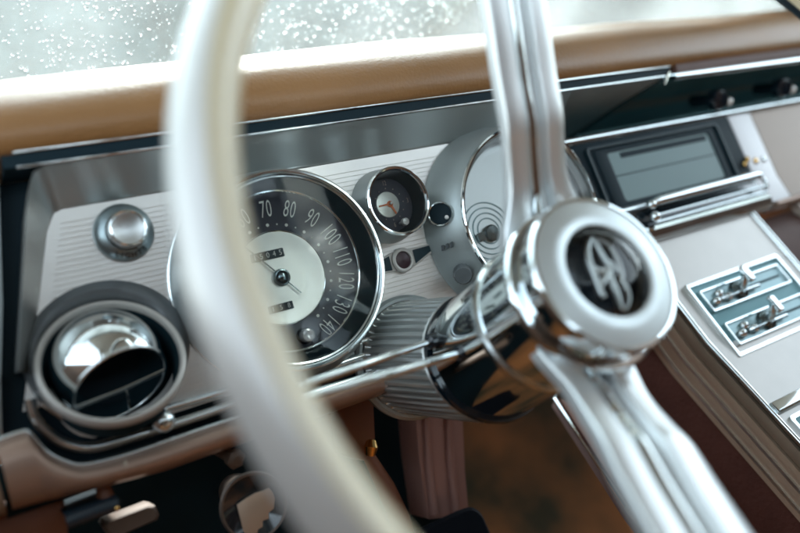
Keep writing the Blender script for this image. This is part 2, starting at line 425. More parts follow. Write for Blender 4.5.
def counter(name, px, py, wd, ht, txt, parent):
    p = at(px, py, .0024); G = Frame(p, U_, V_, W_)
    o = MB().prism(G, rrect(-wd / 2, wd / 2, -ht / 2, ht / 2, .0006), -.001, .0006).build(name, 'teal_black', parent)
    m_ = MB()
    n = len(txt)
    for i, ch in enumerate(txt):
        x = (i - (n - 1) / 2) * wd / (n + .1)
        text_mesh(m_, ch, Frame(p + U_ * x, U_, V_, W_), ht * .62, sx=.95, extr=.0009, thin=-.005)
    m_.build('digits', 'numeral_paint', parent)
counter('odometer', 267.5, 255.5, .0220, .0056, '15045', SP)
counter('trip_odometer', 281, 307.5, .0165, .0050, '158', SP)
mb = MB(); nq = at(244, 246, .004); na = math.atan2(nq.y, nq.x)
mb.prism(Frame((0, 0, .0040), V3((math.cos(na), math.sin(na), 0)), V3((-math.sin(na), math.cos(na), 0)), W_), [(-.016, -.0003), (.030, -.00045), (.046, -.0002), (.046, .0002), (.030, .00045), (-.016, .0003)], 0, .0005)
mb.build('needle', 'gunmetal', SP)
MB().lathe(panel((0, 0, 0)), [(.0056, .002), (.0056, .0042), (.0050, .0052), (.0044, .0053), (.0036, .0062), (.002, .0070), (0, .0072)], 32).build('pivot_cap', 'gunmetal', SP)
kp = at(306, 335.5, .0075); MB().lathe(panel((kp.x, kp.y, 0)), [(.0052, .004), (.0052, .0062), (.0046, .0070)], 28).build('knob_collar', 'black_gloss', SP)
MB().lathe(panel((kp.x, kp.y, 0)), [(.0042, .006), (.0043, .0115), (.0039, .0126), (.0028, .0129), (.0016, .0123), (0, .0121)], 28).build('reset_knob', 'pearl_knob', SP)
MB().lathe(Fb, [(.0594, .0206), (.03, .0206), (0, .0206)], 64).build('glass', 'gauge_glass', SP)

# --- CLOCK
CK = bpy.data.objects.new('clock', None); COL.objects.link(CK); CK.parent = D
cr = at(399.5, 200.3, .021); F = panel((cr.x, cr.y, 0))
mb = MB(); mb.lathe(F, [(.0262, .0003), (.0258, .003), (.0245, .012), (.0236, .0195)], 64).build('housing', 'grey_enamel', CK)
MB().lathe(F, [(.0238, .0185), (.0238, .0205), (.0230, .0213), (.0219, .0210), (.0214, .0195), (.0212, .017)], 80).build('bezel', 'chrome', CK)
MB().lathe(F, [(.0213, .019), (.0200, .010), (.0188, .0052)], 64).build('throat', 'teal_black', CK)
MB().lathe(F, [(.0190, .0052), (.012, .0050), (0, .0050)], 64).build('dial', 'navy_dial', CK)
pc = at(389.5, 204.2, .0056); 
MB().lathe(panel((pc.x - .0012, pc.y, 0)), [(.0091, .0050), (.0089, .0057), (.0084, .0059), (0, .0059)], 48).build('centre_disc', 'dial_silver', CK)
mb = MB()
c0 = V3((pc.x, pc.y, .0056))
for i in range(12):
    a = R(90 - 30 * i)
    if i % 3 == 0:
        G = panel(c0 + V3((.0148 * math.cos(a), .0148 * math.sin(a), 0)))
        text_mesh(mb, ('12', '3', '6', '9')[i // 3], G, .0034, sx=.7, extr=.0002)
    mb.prism(panel(c0 + V3((.0112 * math.cos(a), .0112 * math.sin(a), 0))), circ(.0004, 8), 0, .0002)
mb.build('numerals', 'tan_panel', CK)
for ln, a, wd in ((.0088, R(181), .0009), (.0080, R(-68), .0011)):
    MB().prism(Frame(c0 + W_ * .0006, V3((math.cos(a), math.sin(a), 0)), V3((-math.sin(a), math.cos(a), 0)), W_), [(-.0015, -wd), (ln * .6, -wd * .55), (ln, -wd * .5), (ln, wd * .5), (ln * .6, wd * .55), (-.0015, wd)], 0, .0005).build('hand', 'orange_paint', CK)
MB().lathe(panel((c0.x, c0.y, .0056)), [(.0022, .0), (.0022, .0012), (.0014, .0016)], 20).build('hub', 'orange_paint', CK)
MB().sphere(panel((c0.x + .0004, c0.y + .0003, .0076)), .0011, seg=14, rg=8).build('pivot_cap', 'pearl_knob', CK)
kp = at(405.3, 221.5, .012)
MB().lathe(panel((kp.x, kp.y, 0)), [(.0012, .005), (.0012, .0095), (.0026, .0100), (.0029, .0118), (.0024, .0132), (0, .0136)], 24).build('setting_knob', 'pearl_knob', CK)
MB().lathe(F, [(.0213, .0188), (0, .0188)], 48).build('glass', 'gauge_glass', CK)

# --- RIGHT GAUGE POD
GP = bpy.data.objects.new('gauge_pod', None); COL.objects.link(GP); GP.parent = D
pc = V3((.1965, .0030, 0)); F = panel(pc); Fo = panel((.1872, .0010, 0))
mb = MB(); rings = []
for r, h, cc in ((.0735, .0003, Fo), (.0730, .003, Fo), (.0665, .019, F), (.0640, .0235, F)):
    rings.append([cc(r * math.cos(2 * math.pi * j / 96), r * math.sin(2 * math.pi * j / 96), h) for j in range(96)])
mb.rings(rings).build('housing', 'grey_enamel', GP)
MB().lathe(F, [(.0642, .0225), (.0640, .0248), (.0630, .0256), (.0618, .0252), (.0610, .0236), (.0606, .021)], 128).build('bezel', 'chrome', GP)
MB().lathe(F, [(.0608, .0225), (.0590, .0175), (.0570, .0168)], 96).build('throat', 'grey_enamel', GP)
pr = []
for k in range(45):
    r = .0575 * (1 - k / 44); pr.append((r, .0168 + (.00003 if k % 4 < 2 else 0)))
MB().lathe(Frame(F.o - W_ * .0022, U_, V3((0, .9925, -.1219)), V3((0, .1219, .9925))), pr, 96).build('dial', 'glare_dial', GP)  # dial tipped up so it mirrors the bright side window
q = at(492, 233, .0185)
MB().lathe(panel((q.x, q.y, 0)), [(.0062, .0165), (.0062, .0190), (.0052, .0200), (0, .0203)], 32).build('pivot_cap', 'gunmetal', GP)
FD_ = Frame(F.o - W_ * .0022, U_, V3((0, .9925, -.1219)), V3((0, .1219, .9925))); mb = MB(); dx_, dy_ = q.x - FD_.o.x, q.y - FD_.o.y
for r_ in (.0095, .0135, .0175, .0215): mb.lathe(Frame(FD_(dx_, dy_, .0166), FD_.x, FD_.y, FD_.z), [(r_ - .0005, 0), (r_ - .0004, .0007), (r_ + .0004, .0007), (r_ + .0005, 0)], 64)
mb.build('scale_rings', 'slot_metal', GP)
na = R(185); MB().prism(Frame(V3((q.x, q.y, .0178)), V3((math.cos(na), math.sin(na), 0)), V3((-math.sin(na), math.cos(na), 0)), W_), [(0, -.0035), (.013, -.0030), (.013, .0030), (0, .0035)], 0, .0008).build('needle', 'gunmetal', GP)
MB().lathe(F, [(.0608, .0222), (.03, .0222), (0, .0222)], 64).build('glass', 'gauge_glass', GP)
# key switch pocket on the flank of the pod
q = V3((.1228, .0165, .0128)); Fk = axis_frame(q, (-.60, .06, .80))
ks = MB().lathe(Fk, [(.0088, -.006), (.0088, .0012), (.0083, .0018), (.0077, .0014), (.0074, -.001)], 40).build('key_switch', 'worn_chrome', GP)
MB().lathe(Fk, [(.0076, .0004), (.0072, -.0005), (0, -.0005)], 32).build('switch_face', 'black_matte', ks)
MB().sphere(Frame(Fk(.0036, -.0036, .0006), Fk.x, Fk.y, Fk.z), .0016, seg=14, rg=8).build('switch_tip', 'pearl_knob', ks)
mb = MB()
for k in range(3):
    p = V3((.1222, -.0068, .0118)) + V3((.70, .08, .70)) * (.0034 * (k - 1)) + V3((-.7, .1, .7)) * .0006
    mb.prism(Frame(p, V3((.70, .10, .70)), V3((.1, .99, 0)), V3((-.70, .10, .70))), [(-.0011, -.0019), (.0009, -.0019), (.0012, .0019), (-.0008, .0019)], 0, .0005)
mb.build('lettering', 'dark_lettering', GP)
q = V3((.1285, -.0277, .0125)); Fk = axis_frame(q, (-.55, -.28, .78)); prr = []
seg = 36; rings = []
for h, k in ((-.004, 1), (.0052, 1), (.0064, .86)):
    rings.append([Fk(.0066 * k * (1 + (.05 if j % 2 else 0)) * math.cos(2 * math.pi * j / seg), .0066 * k * (1 + (.05 if j % 2 else 0)) * math.sin(2 * math.pi * j / seg), h) for j in range(seg)])
MB().rings(rings, True, True, True).build('wiper_knob', 'hood_enamel', GP)

# --- TURN INDICATOR between the gauges
TI = bpy.data.objects.new('turn_indicator', None); COL.objects.link(TI); TI.parent = D
q = at(401.5, 260.5, 0); F = panel((q.x, q.y, 0))
pl = [(-.0225, -.0055), (-.008, -.0064), (.008, -.0064), (.027, .0005), (.027, .0066), (.008, .0068), (-.008, .0068), (-.0225, .0028)]
MB().prism(F, pl, 0, .0014, inset=.0007).build('plate', 'ring_paint', TI)
MB().prism(F, [(-.0215, -.0042), (-.0098, -.0050), (-.0098, .0050), (-.0215, .0020)], .0014, .0018).build('arrow', 'teal_black', TI)
MB().prism(F, [(.0098, -.0044), (.0255, .0018), (.0255, .0056), (.0098, .0052)], .0014, .0018).build('arrow', 'teal_black', TI)
MB().lathe(F, [(.0088, .0012), (.0086, .0030), (.0076, .0036), (.0062, .0034), (.0060, .0020)], 40).build('lamp_bezel', 'ring_paint', TI)
MB().lathe(F, [(.0061, .0022), (.004, .0030), (0, .0034)], 32).build('lens', 'red_lens', TI)

# --- HEADLIGHT KNOB
HK = bpy.data.objects.new('headlight_knob', None); COL.objects.link(HK); HK.parent = D
q = at(124.5, 232, .003); F = panel((q.x, q.y, 0))
MB().lathe(F, [(.0172, 0), (.0171, .0022), (.0160, .0042), (.0122, .0068), (.0112, .0070), (.0108, .0058)], 72).build('flange', 'flange_metal', HK)
mb = MB()
for i, ch in enumerate('LIGHTS'):
    a = R(-84 + (-2.45, -1.72, -.98, -.02, .92, 1.8)[i] * 15.5); nrm = .0141
    p = V3((q.x + nrm * math.cos(a), q.y + nrm * math.sin(a), .0058))
    yv = V3((-math.cos(a), -math.sin(a), .72)).normalized(); xv = V3((-math.sin(a), math.cos(a), 0)); zv = xv.cross(yv)
    text_mesh(mb, ch, Frame(p, xv, yv, zv), .0033, sx=.95, extr=.0007, thin=.02)
mb.build('lettering', 'dark_lettering', HK)
MB().lathe(F, [(.0106, .0050), (.0108, .0125), (.0106, .0150), (.0098, .0160), (.0088, .0158), (.0084, .0150), (.0060, .0143), (.003, .0139), (0, .0138)], 64).build('knob', 'satin_steel', HK)
MB().torus(F, .0097, .0007, .0160, 64, 8).build('knob_rim', 'chrome', HK)

# --- AIR VENT
AV = bpy.data.objects.new('air_vent', None); COL.objects.link(AV); AV.parent = D
vc = at(112.5, 360, .018); va = R(30)
vz = V3((0, math.sin(va), math.cos(va))); Fv = axis_frame(vc, vz)
mb = MB(); rings = []; seg = 80
bc = at(110, 350.5, 0.0)
for t in range(6):
    s_ = t / 5; ring = []
    for j in range(seg):
        a = 2 * math.pi * j / seg
        b0 = V3((bc.x + .0455 * math.cos(a), bc.y + .0405 * math.sin(a), -.0005)); f0 = Fv(.0391 * math.cos(a), .0391 * math.sin(a), -.002)
        ring.append(lerp(b0, f0, s_) + W_ * (.006 * math.sin(math.pi * s_) * max(0, math.sin(a))))
    rings.append(ring)
mb.rings(rings).build('hood', 'hood_enamel', AV)
MB().lathe(Fv, [(.0392, -.003), (.0392, .0005), (.0386, .0018), (.0376, .0024), (.0364, .0022), (.0357, .0010), (.0355, -.0025)], 96).build('ring', 'ring_paint', AV)
MB().lathe(Fv, [(.0355, -.0024), (.0345, -.010), (.0335, -.026)], 64).build('duct', 'dark_recess', AV)
# eyeball: a chrome sphere cut by the slanting outlet
cutn = V3((.16, -.72, .66)).normalized(); rb = .0312; rc = .0264; cutd = math.sqrt(rb * rb - rc * rc)
oc = at(120.5, 384, .0140); Fb_ = axis_frame(oc - cutn * cutd, cutn)
prof = []
for k in range(33):
    h = -rb * .9 + (cutd + rb * .9) * k / 32; prof.append((math.sqrt(rb * rb - h * h), h))
ball = MB().lathe(Fb_, prof, 96).build('eyeball', 'chrome', AV)
MB().torus(Fb_, rc, .0011, cutd, 96, 10).build('outlet_rim', 'chrome', ball)
MB().lathe(Fb_, [(rc - .0006, cutd - .0002), (rc - .003, -.004), (rc - .008, -.012), (0, -.016)], 48).build('outlet_throat', 'dark_recess', ball)
MB().tube([Fb_(-rc * .97, -.003, cutd + .0006), Fb_(0, -.0042, cutd + .0008), Fb_(rc * .97, -.003, cutd + .0006)], .0013, 10, up=cutn, flat=.7).build('vane', 'worn_chrome', ball)
MB().tube([Fb_(.003, -.0045, cutd), Fb_(.005, -.0285, cutd - .0005)], .0009, 8).build('vane_post', 'worn_chrome', ball)

# --- RADIO on the centre stack (tilted a little more than the panel)
def seg_frame(v, w, th): # x along u, y down the face, z out of it
    th = R(th); return Frame((0, v, w), U_, V3((0, -math.cos(th), math.sin(th))), V3((0, math.sin(th), math.cos(th))))
S1 = seg_frame(.052, 0, 9.3)
p2 = S1(0, .0704); S2 = seg_frame(p2.y, p2.z, 20)
p3 = S2(0, .0288); S3 = seg_frame(p3.y, p3.z, 29)
p4 = S3(0, .092); S4 = seg_frame(p4.y, p4.z, 36)
p5 = S4(0, .16); S5 = seg_frame(p5.y, p5.z, 62)
# recess over the radio
mb = MB(); sec = [(.0890, .022), (.0850, -.03), (.0800, -.085), (.073, -.107), (.055, -.107), (.0500, -.06), (.0515, -.002)]
mb.rings([[V3((u, v, w)) for v, w in sec] for u in (.250, .3, .4, .5, .62, .8, 1.0)], False, False, False).build('shelf_recess', 'teal_metal', D, ang=60, label='dark teal recess under the padded top')
MB().tube([(.250, .0518, .001), (.60, .0505, .001), (1., .050, .001)], .0028, 10).build('shelf_moulding', 'worn_chrome', D)
RD = bpy.data.objects.new('radio', None); COL.objects.link(RD); RD.parent = D
MB().box(S1, .262, .470, .004, .0655, -.02, .0012).build('faceplate', 'black_matte', RD, bevel=.001)
MB().frame(S1, rrect(.281, .449, .009, .066, .004), rrect(.2835, .4465, .0112, .0638, .003), .0, .0036).build('bezel', 'teal_black', RD, bevel=.0005)
MB().frame(S1, rrect(.290, .441, .0125, .0635, .003), rrect(.3035, .433, .0165, .0600, .003), .0, .0022).build('window_frame', 'black_matte', RD, bevel=.0005)
MB().box(S1, .302, .434, .0155, .0605, -.002, .0014).build('tuner_window', 'radio_glass', RD)
MB().box(S1, .318, .4285, .0180, .0228, .0012, .0018).build('tuner_slot', 'black_matte', RD)
MB().tube([S1(.304, .0372, .0015), S1(.432, .0372, .0015)], .0005, 6).build('tuner_line', 'teal_black', RD)
for k in range(2):
    MB().sphere(Frame(S1(.4640 + .0065 * k, .053 - .004 * k, .002), S1.x, S1.y, S1.z), .0024, sx=.8, sy=1.3).build('mounting_clip', 'brass', RD)
MB().tube([S1(.262, .0672, .002), S1(.472, .0672, .002)], .0026, 10).build('lower_moulding', 'worn_chrome', RD)
# silver strip and glove-box face to the right
mb = MB(); mb.rings([[S1(u, .0035, .0), S1(u, .0704, .0), S2(u, .0288, .0), S2(u, .0290, -.012), S1(u, .0035, -.012)] for u in (.4725, .5055)], True, True, True)
sp_ = mb.build('filler_strip', 'silver_panel', D, bevel=.0006)
for k in range(2):
    MB().sphere(Frame(S1(.484 + .012 * k, .052 - .0 * k, 0), S1.x, S1.y, S1.z), .0032, sz=.5).build('screw', 'brass' if k == 0 else 'worn_chrome', D)  # brass colour on the first screw stands in for an orange reflection
mb = MB(); mb.rings([[S1(u, .0035, -.0015), S1(u, .0704, -.0015), S2(u, .0288, -.0015), S3(u, .06, -.0015), S3(u, .06, -.02), S1(u, .0035, -.02)] for u in (.5085, .7, 1.05)], True, True, True)
gb = mb.build('glove_box_door', 'tan_panel', D, bevel=.001)
MB().tube([S2(.4725, .0285, .0035), S2(.7, .0285, .0035)], .0034, 10).build('strip_moulding', 'bronze_paint', D)
mb = MB(); mb.rings([[S3(u, .004, -.012), S3(u, .03, -.004), S3(u, .07, -.016), S3(u, .2, -.05), S3(u, .2, -.06), S3(u, .004, -.03)] for u in (.452, .6, 1.0)], True, True, True)
mb.build('lower_glove_panel', 'maroon_vinyl', D, ang=60)
mb = MB(); mb.rings([[S1(u, .0690, -.003), S2(u, .0288, -.003), S3(u, .050, -.006), S3(u, .050, -.06), S1(u, .0690, -.06)] for u in (.200, .289)], True, True, True)
mb.build('stack_side', 'bronze_dark', D, bevel=.001)
# pull knobs under the lip
for px, py in ((716, 100), (780, 88)):
    q = at(px, py, .004); F = axis_frame(q, (-.2, -.25, .95))
    k_ = MB().lathe(F, [(.006, -.03), (.006, -.004), (.0095, -.003), (.0105, .003), (.0085, .007), (.003, .008), (0, .008)], 28).build('pull_knob', 'black_gloss', D)
    MB().sphere(Frame(F(.0105, -.003, .004), F.x, F.y, F.z), .0042).build('knob_tip', 'pearl_knob', k_)

# --- ASHTRAY with chrome handle bar
AT = bpy.data.objects.new('ashtray', None); COL.objects.link(AT); AT.parent = D
MB().box(S2, .287, .4715, -.0005, .0285, -.02, .0015).build('tray_front', 'black_gloss', AT, bevel=.001)
MB().tube([S2(.3215, -.0005, .0105), S2(.33, -.001, .0110), S2(.459, -.001, .0110), S2(.4665, -.0005, .0105)], [.0030, .0042, .0042, .0030], 16).build('handle_bar', 'chrome', AT)
MB().sphere(Frame(S2(.319, .001, .011), S2.x, S2.y, S2.z), .0042).build('handle_cap', 'chrome', AT)
MB().sphere(Frame(S2(.3165, .0115, .010), S2.x, S2.y, S2.z), .0046).build('handle_cap', 'chrome', AT)
for y, r, z in ((.0100, .0013, .0080), (.0150, .0016, .0055)):
    MB().tube([S2(.318, y, z), S2(.468, y, z)], r, 10).build('trim_bar', 'worn_chrome', AT)
MB().tube([S2(.466, .000, .0095), S2(.4705, .004, .009), S2(.4705, .010, .008), S2(.467, .0125, .0075)], .0018, 10).build('handle_return', 'worn_chrome', AT)
mb = MB(); mb.rings([[S2(u, .0170, .001), S2(u, .0178, .0065), S2(u, .0215, .0080), S2(u, .0268, .0062), S2(u, .0290, .003), S2(u, .0290, -.004)] for u in (.287, .4665)], True, True, True).build('lower_lip', 'chrome', AT, ang=25)

# ================================================================== CENTRE CONSOLE
CB = V3((.36, -.30, .10))
CC = thing('center_console', 'satin bronze center console with chrome heater levers sloping down between the seats', 'console', CB)
UL, UR = .2905, .4375
def kb(mb, *a, **k): return mb.build(*a, parent=CC, base=CB, **k)
mb = MB(); mb.rings([[S3(u, .0005, 0), S3(u, .092, 0), S4(u, .05, 0), S4(u, .16, 0), S5(u, .30, 0), S5(u, .30, -.05), S4(u, .16, -.05), S3(u, .092, -.05), S3(u, .0005, -.05)] for u in (UL, .36, UR)], True, True, True)
kb(mb, 'face_panel', 'console_face', ang=15)
def along(u, dz, off=0.): return [S3(u, .0, dz), S3(u, .05, dz), S3(u, .092, dz), S4(u, .04, dz), S4(u, .09, dz), S4(u, .16, dz), S5(u, .10, dz), S5(u, .30, dz)]
kb(MB().tube(along(.2885, .0005), .0022, 10, up=W_), 'edge_moulding', 'chrome')
kb(MB().tube(along(UR + .0025, .0005), .0026, 10, up=W_), 'edge_moulding', 'chrome')
# side wall in bands running parallel to the edge
def band(name, matn, d0, d1, u0, u1=.30, bow=0.):
    rows_ = []
    for (s3, k_) in ((S3, 0.), (S3, .05), (S3, .092), (S4, .05), (S4, .10), (S4, .16), (S5, .12), (S5, .30)):
        a, b_ = s3(u0, k_, -d0), s3(u0, k_, -d1)
        rows_.append([V3((u1, a.y, a.z)), a, lerp(a, b_, .5) - U_ * bow, b_, V3((u1, b_.y, b_.z))])
    return kb(MB().rings(rows_, True, True, True), name, matn, ang=50)
band('dark_groove', 'black_matte', .0022, .0045, .2905)  # channel between the side bands coloured matte black
band('side_band', 'bronze_dark', .0045, .0140, .2875, bow=.0015)
band('dark_groove', 'black_matte', .0140, .0155, .2895)
band('side_band', 'bronze_side', .0155, .0250, .2862, bow=.0012)
band('side_moulding', 'satin_steel', .0246, .0270, .2845)
band('side_band', 'bronze_side', .0268, .0370, .2855, bow=.0012)
band('side_moulding', 'satin_steel', .0366, .0390, .2840)
band('side_band', 'bronze_side', .0386, .0450, .2855)
band('side_carpet', 'burgundy_carpet', .0450, .16, .2895, u1=.33)
# heater control
HC = bpy.data.objects.new('heater_control', None); COL.objects.link(HC); HC.parent = CC
def hb(mb, *a, **k): return mb.build(*a, parent=HC, base=CB, **k)
a0, a1, b0, b1 = .3040, .4235, .0450, .1125
hb(MB().frame(S3, rrect(a0, a1, b0, b1, .0015, 2), rrect(a0 + .0032, a1 - .0032, b0 + .0032, b1 - .0032, .001, 2), -.001, .0034), 'frame', 'chrome', bevel=.0006)
hb(MB().box(S3, a0 + .003, a1 - .003, b0 + .003, b1 - .003, .0002, .0009), 'plate', 'teal_metal')
for k, (y0, y1) in enumerate(((.0535, .0735), (.0845, .1045))):
    x0, x1 = .3125, .4145
    hb(MB().frame(S3, rrect(x0, x1, y0, y1, .0015, 3), rrect(x0 + .0018, x1 - .0018, y0 + .0018, y1 - .0018, .001, 3), .0005, .0040), 'slot_frame', 'chrome', bevel=.0006)
    hb(MB().box(S3, x0 + .002, x1 - .002, y0 + .002, y1 - .002, .0006, .0016), 'slot_plate', 'slot_metal')
    hb(MB().box(S3, x0 + .056, x1 - .006, (y0 + y1) / 2 - .0009, (y0 + y1) / 2 + .0009, .0014, .0020), 'slot', 'black_matte')
    xl = x0 + .042 + .003 * k; ym = (y0 + y1) / 2
    lv = hb(MB().tube([S3(xl, ym + .002, .001), S3(xl, ym - .001, .010), S3(xl + .001, ym - .006, .016)], [.0030, .0028, .0034], 12), 'lever', 'chrome')
    mb = MB(); mb.prism(Frame(S3(xl + .001, ym - .005, .0155), S3.x, S3.y, S3.z), rrect(-.0027, .0027, -.008, .007, .0018), 0, .004, inset=.001)
    mb.build('lever_cap', 'chrome', lv, base=CB)
    hb(MB().lathe(Frame(S3(xl, ym, 0), S3.x, S3.y, S3.z), [(.0085, .0012), (.0080, .0040), (.0055, .0062), (.0034, .0066)], 24), 'lever_boot', 'gunmetal')
    for j in range(3):
        hb(MB().sphere(Frame(S3(x0 + .011 + .0075 * j, ym + .0025 * (-1) ** j, .003), S3.x, S3.y, S3.z), .0036, sx=1.2), 'switch_bead', 'chrome')
    hb(MB().tube([S3(xl - .028, ym + .003, .005), S3(xl + .020, ym + .003, .005)], .0016, 8), 'lever_link', 'worn_chrome')
# ledge across the console lower down
kb(MB().rings([[S4(u, .0600, .0), S4(u, .0605, .0042), S4(u, .0680, .0050), S4(u, .0700, .0), ] for u in (UL, UR)], True, True, True), 'cross_moulding', 'chrome', bevel=.0006)
kb(MB().frame(S4, rrect(UL + .006, UR - .006, .074, .150, .003), rrect(UL + .009, UR - .009, .077, .147, .002), -.001, .0022), 'tray_frame', 'chrome')
kb(MB().box(S4, UL + .008, UR - .008, .076, .148, .0004, .0012), 'tray_lid', 'teal_metal')

# ================================================================== STEERING COLUMN AND WHEEL
HP = V3((.08961952, -.04221377, .18926529)); OUT = V3((0, .305695, .952129)); E2 = V3((0, .952129, -.305695))
FW = Frame(HP, U_, E2, OUT)
SCB = FW(0, 0, -.2)
SCO = thing('steering_column', 'chrome steering column with ribbed collar rising from the dashboard', 'steering column', SCB)
def sb(mb, *a, **k): return mb.build(*a, parent=SCO, base=SCB, **k)
sb(MB().lathe(FW, [(.0385, -.020), (.0402, -.022), (.0404, -.118), (.0398, -.121), (.036, -.121)], 96), 'sleeve', 'chrome')
sb(MB().lathe(FW, [(.0398, -.0575), (.0420, -.0585), (.0425, -.0605), (.0420, -.0625), (.0398, -.0635)], 96), 'trim_ring', 'worn_chrome')
sb(MB().lathe(FW, [(.037, -.1195), (.0418, -.1200), (.0424, -.1225), (.0418, -.125), (.037, -.1255)], 96), 'collar_seal', 'black_gloss')
seg = 46 * 8; rings = []
cb0 = FW(0, 0, -.1255); cb1 = at(411, 357, .002)
gro = (0, 0, 0, 0, .25, .9, .9, .25)
for t, r, d in ((0, .0404, 0.), (.03, .0412, 0.), (.045, .0414, 1.), (.3, .0406, 1.), (.6, .0396, 1.), (.9, .0386, 1.), (.93, .0388, 0.), (1., .0388, 0)):
    cc = lerp(cb0, cb1, t); yv = lerp(E2, V_, t).normalized()
    rings.append([cc + U_ * ((r - .0032 * gro[j % 8] * d) * math.cos(2 * math.pi * j / seg)) + yv * ((r - .0032 * gro[j % 8] * d) * math.sin(2 * math.pi * j / seg)) for j in range(seg)])
sb(MB().rings(rings), 'ribbed_collar', 'collar_metal', ang=25)
flr = []
for t in range(4):
    k, w = ((1.10, .0004), (1.10, .0035), (1.05, .0055), (1.0, .0055))[t]
    flr.append([V3((cb1.x + .0388 * k * math.cos(a), cb1.y + .0388 * k * math.sin(a), w)) for a in [2 * math.pi * j / 96 for j in range(96)]])
sb(MB().rings(flr), 'flange', 'grey_enamel')
# two levers on the left
def lever(name, px, py, dep, ex, ey, r0, r1, label):
    a = at_plane(px, py, FW(-.03, 0, dep), V3((.75, 0, -.66)))
    # root on the sleeve
    b_ = None
    t = FW(-.034, (a - FW(0, 0, dep)).dot(E2), dep)
    e = at(ex, ey, t.z + .012)
    L_ = sb(MB().tube([t, lerp(t, e, .08), lerp(t, e, .5), lerp(t, e, .92), e], [r0 * .8, r0, (r0 + r1) / 2, r1, r1 * .6], 16), name, 'chrome', label=label)
    d = (e - t).normalized()
    MB().lathe(axis_frame(t + d * .006, d), [(.0046, -.006), (.0046, .0012), (.0036, .0020), (.002, .0020)], 24).build('lever_socket', 'black_gloss', L_, base=SCB)
lever('turn_signal_lever', 432, 342, -.112, 296, 388, .0020, .0023, 'thin chrome lever set deeper on the column')
lever('tilt_lever', 458, 357, -.088, 302, 400, .0022, .0027, 'chrome lever nearer the wheel')

SWB = HP
SW = thing('steering_wheel', 'ivory rimmed steering wheel with chrome spokes and round emblem hub', 'steering wheel', SWB)
def wb(mb, *a, **k): return mb.build(*a, parent=SW, base=SWB, **k)
RS, RR = .0645, .2015
# rim with a flat-faced section
half = []
def arc(cx, r, a0, a1, n):
    for k in range(n): half.append((cx + r * math.cos(R(a0 + (a1 - a0) * k / n)), r * math.sin(R(a0 + (a1 - a0) * k / n))))
arc(-.00563, .01683, 63, 0, 12)                 # outer face, from the ridge round to the side
arc(-.0004, .0116, 0, -180, 18)                 # rounded back
arc(.00304, .01504, 180, 94, 13)             # inner face up to the ridge
rings = []
for j in range(176):
    a = 2 * math.pi * j / 176
    rings.append([FW((RR + (x + .0006) * (1.04 if x > 0 else .90)) * math.cos(a), (RR + (x + .0006) * (1.04 if x > 0 else .90)) * math.sin(a), RS + y * 1.0) for x, y in half])
wb(MB().rings(rings, loop=True), 'rim', 'ivory_plastic', ang=18)
rim_o = [o_ for o_ in SW.children if o_.name.startswith('rim')][0]; rim_o.data.materials.append(MATS['rim_silver']); rim_o.data.materials.append(MATS['blue_black'])
for p_ in rim_o.data.polygons:
    d_ = p_.center; rad_ = math.hypot(d_.x, d_.dot(E2)) - RR
    if rad_ > .0026: p_.material_index = 1
    if d_.dot(OUT) - RS < -.0040 and rad_ < .006: p_.material_index = 2
# hub
wb(MB().lathe(FW, [(.0405, -.022), (.0412, -.010), (.0420, -.004), (.0418, -.0012), (.0408, .0004), (.0392, .0006)], 96), 'hub_edge', 'chrome')
wb(MB().lathe(FW, [(.0394, .0004), (.0388, .0000), (.0310, .0014), (.0250, .0022), (.0243, .0018), (.0238, .0)], 96), 'hub_face', 'hub_satin')
eb = wb(MB().lathe(FW, [(.0240, .0012), (.0228, -.003), (.0200, -.011), (.012, -.0145), (0, -.015)], 72), 'emblem_bowl', 'blue_black')
wb(MB().lathe(FW, [(.0239, .0008), (.021, .0034), (.016, .0055), (.009, .0070), (0, .0076)], 64), 'emblem_lens', 'gauge_glass')
EP, EN = FW(0, 0, -.006), OUT
def ez(x, y): return at_plane(560 + x / 5.92, 230 + y / 5.92, EP, EN)
mb = MB()
for st, r in (([(180, 45), (160, 110), (170, 190), (205, 280), (240, 370), (262, 400)], .0015), ([(180, 40), (215, 95), (250, 160), (285, 225), (262, 290), (232, 350)], .0014), ([(215, 60), (285, 100), (335, 180), (360, 270), (352, 310)], .0015), ([(285, 225), (300, 300), (330, 370), (362, 480)], .0015), ([(352, 300), (390, 350), (402, 420), (372, 490)], .0014), ([(262, 180), (305, 205), (340, 250)], .0012), ([(195, 225), (235, 245), (270, 235)], .0012)):
    mb.tube(smooth([ez(*p) for p in st], 5), r * 1.35, 10, up=OUT)
mb.build('emblem', 'satin_steel', eb, base=SWB, label='chrome stylised letter R of interlaced bars')
# spoke carrier ring behind the hub face
wb(MB().lathe(FW, [(.0415, -.0225), (.0440, -.0222), (.0452, -.0205), (.0452, -.0185), (.0440, -.0168), (.0415, -.0165)], 96), 'carrier_ring', 'chrome')
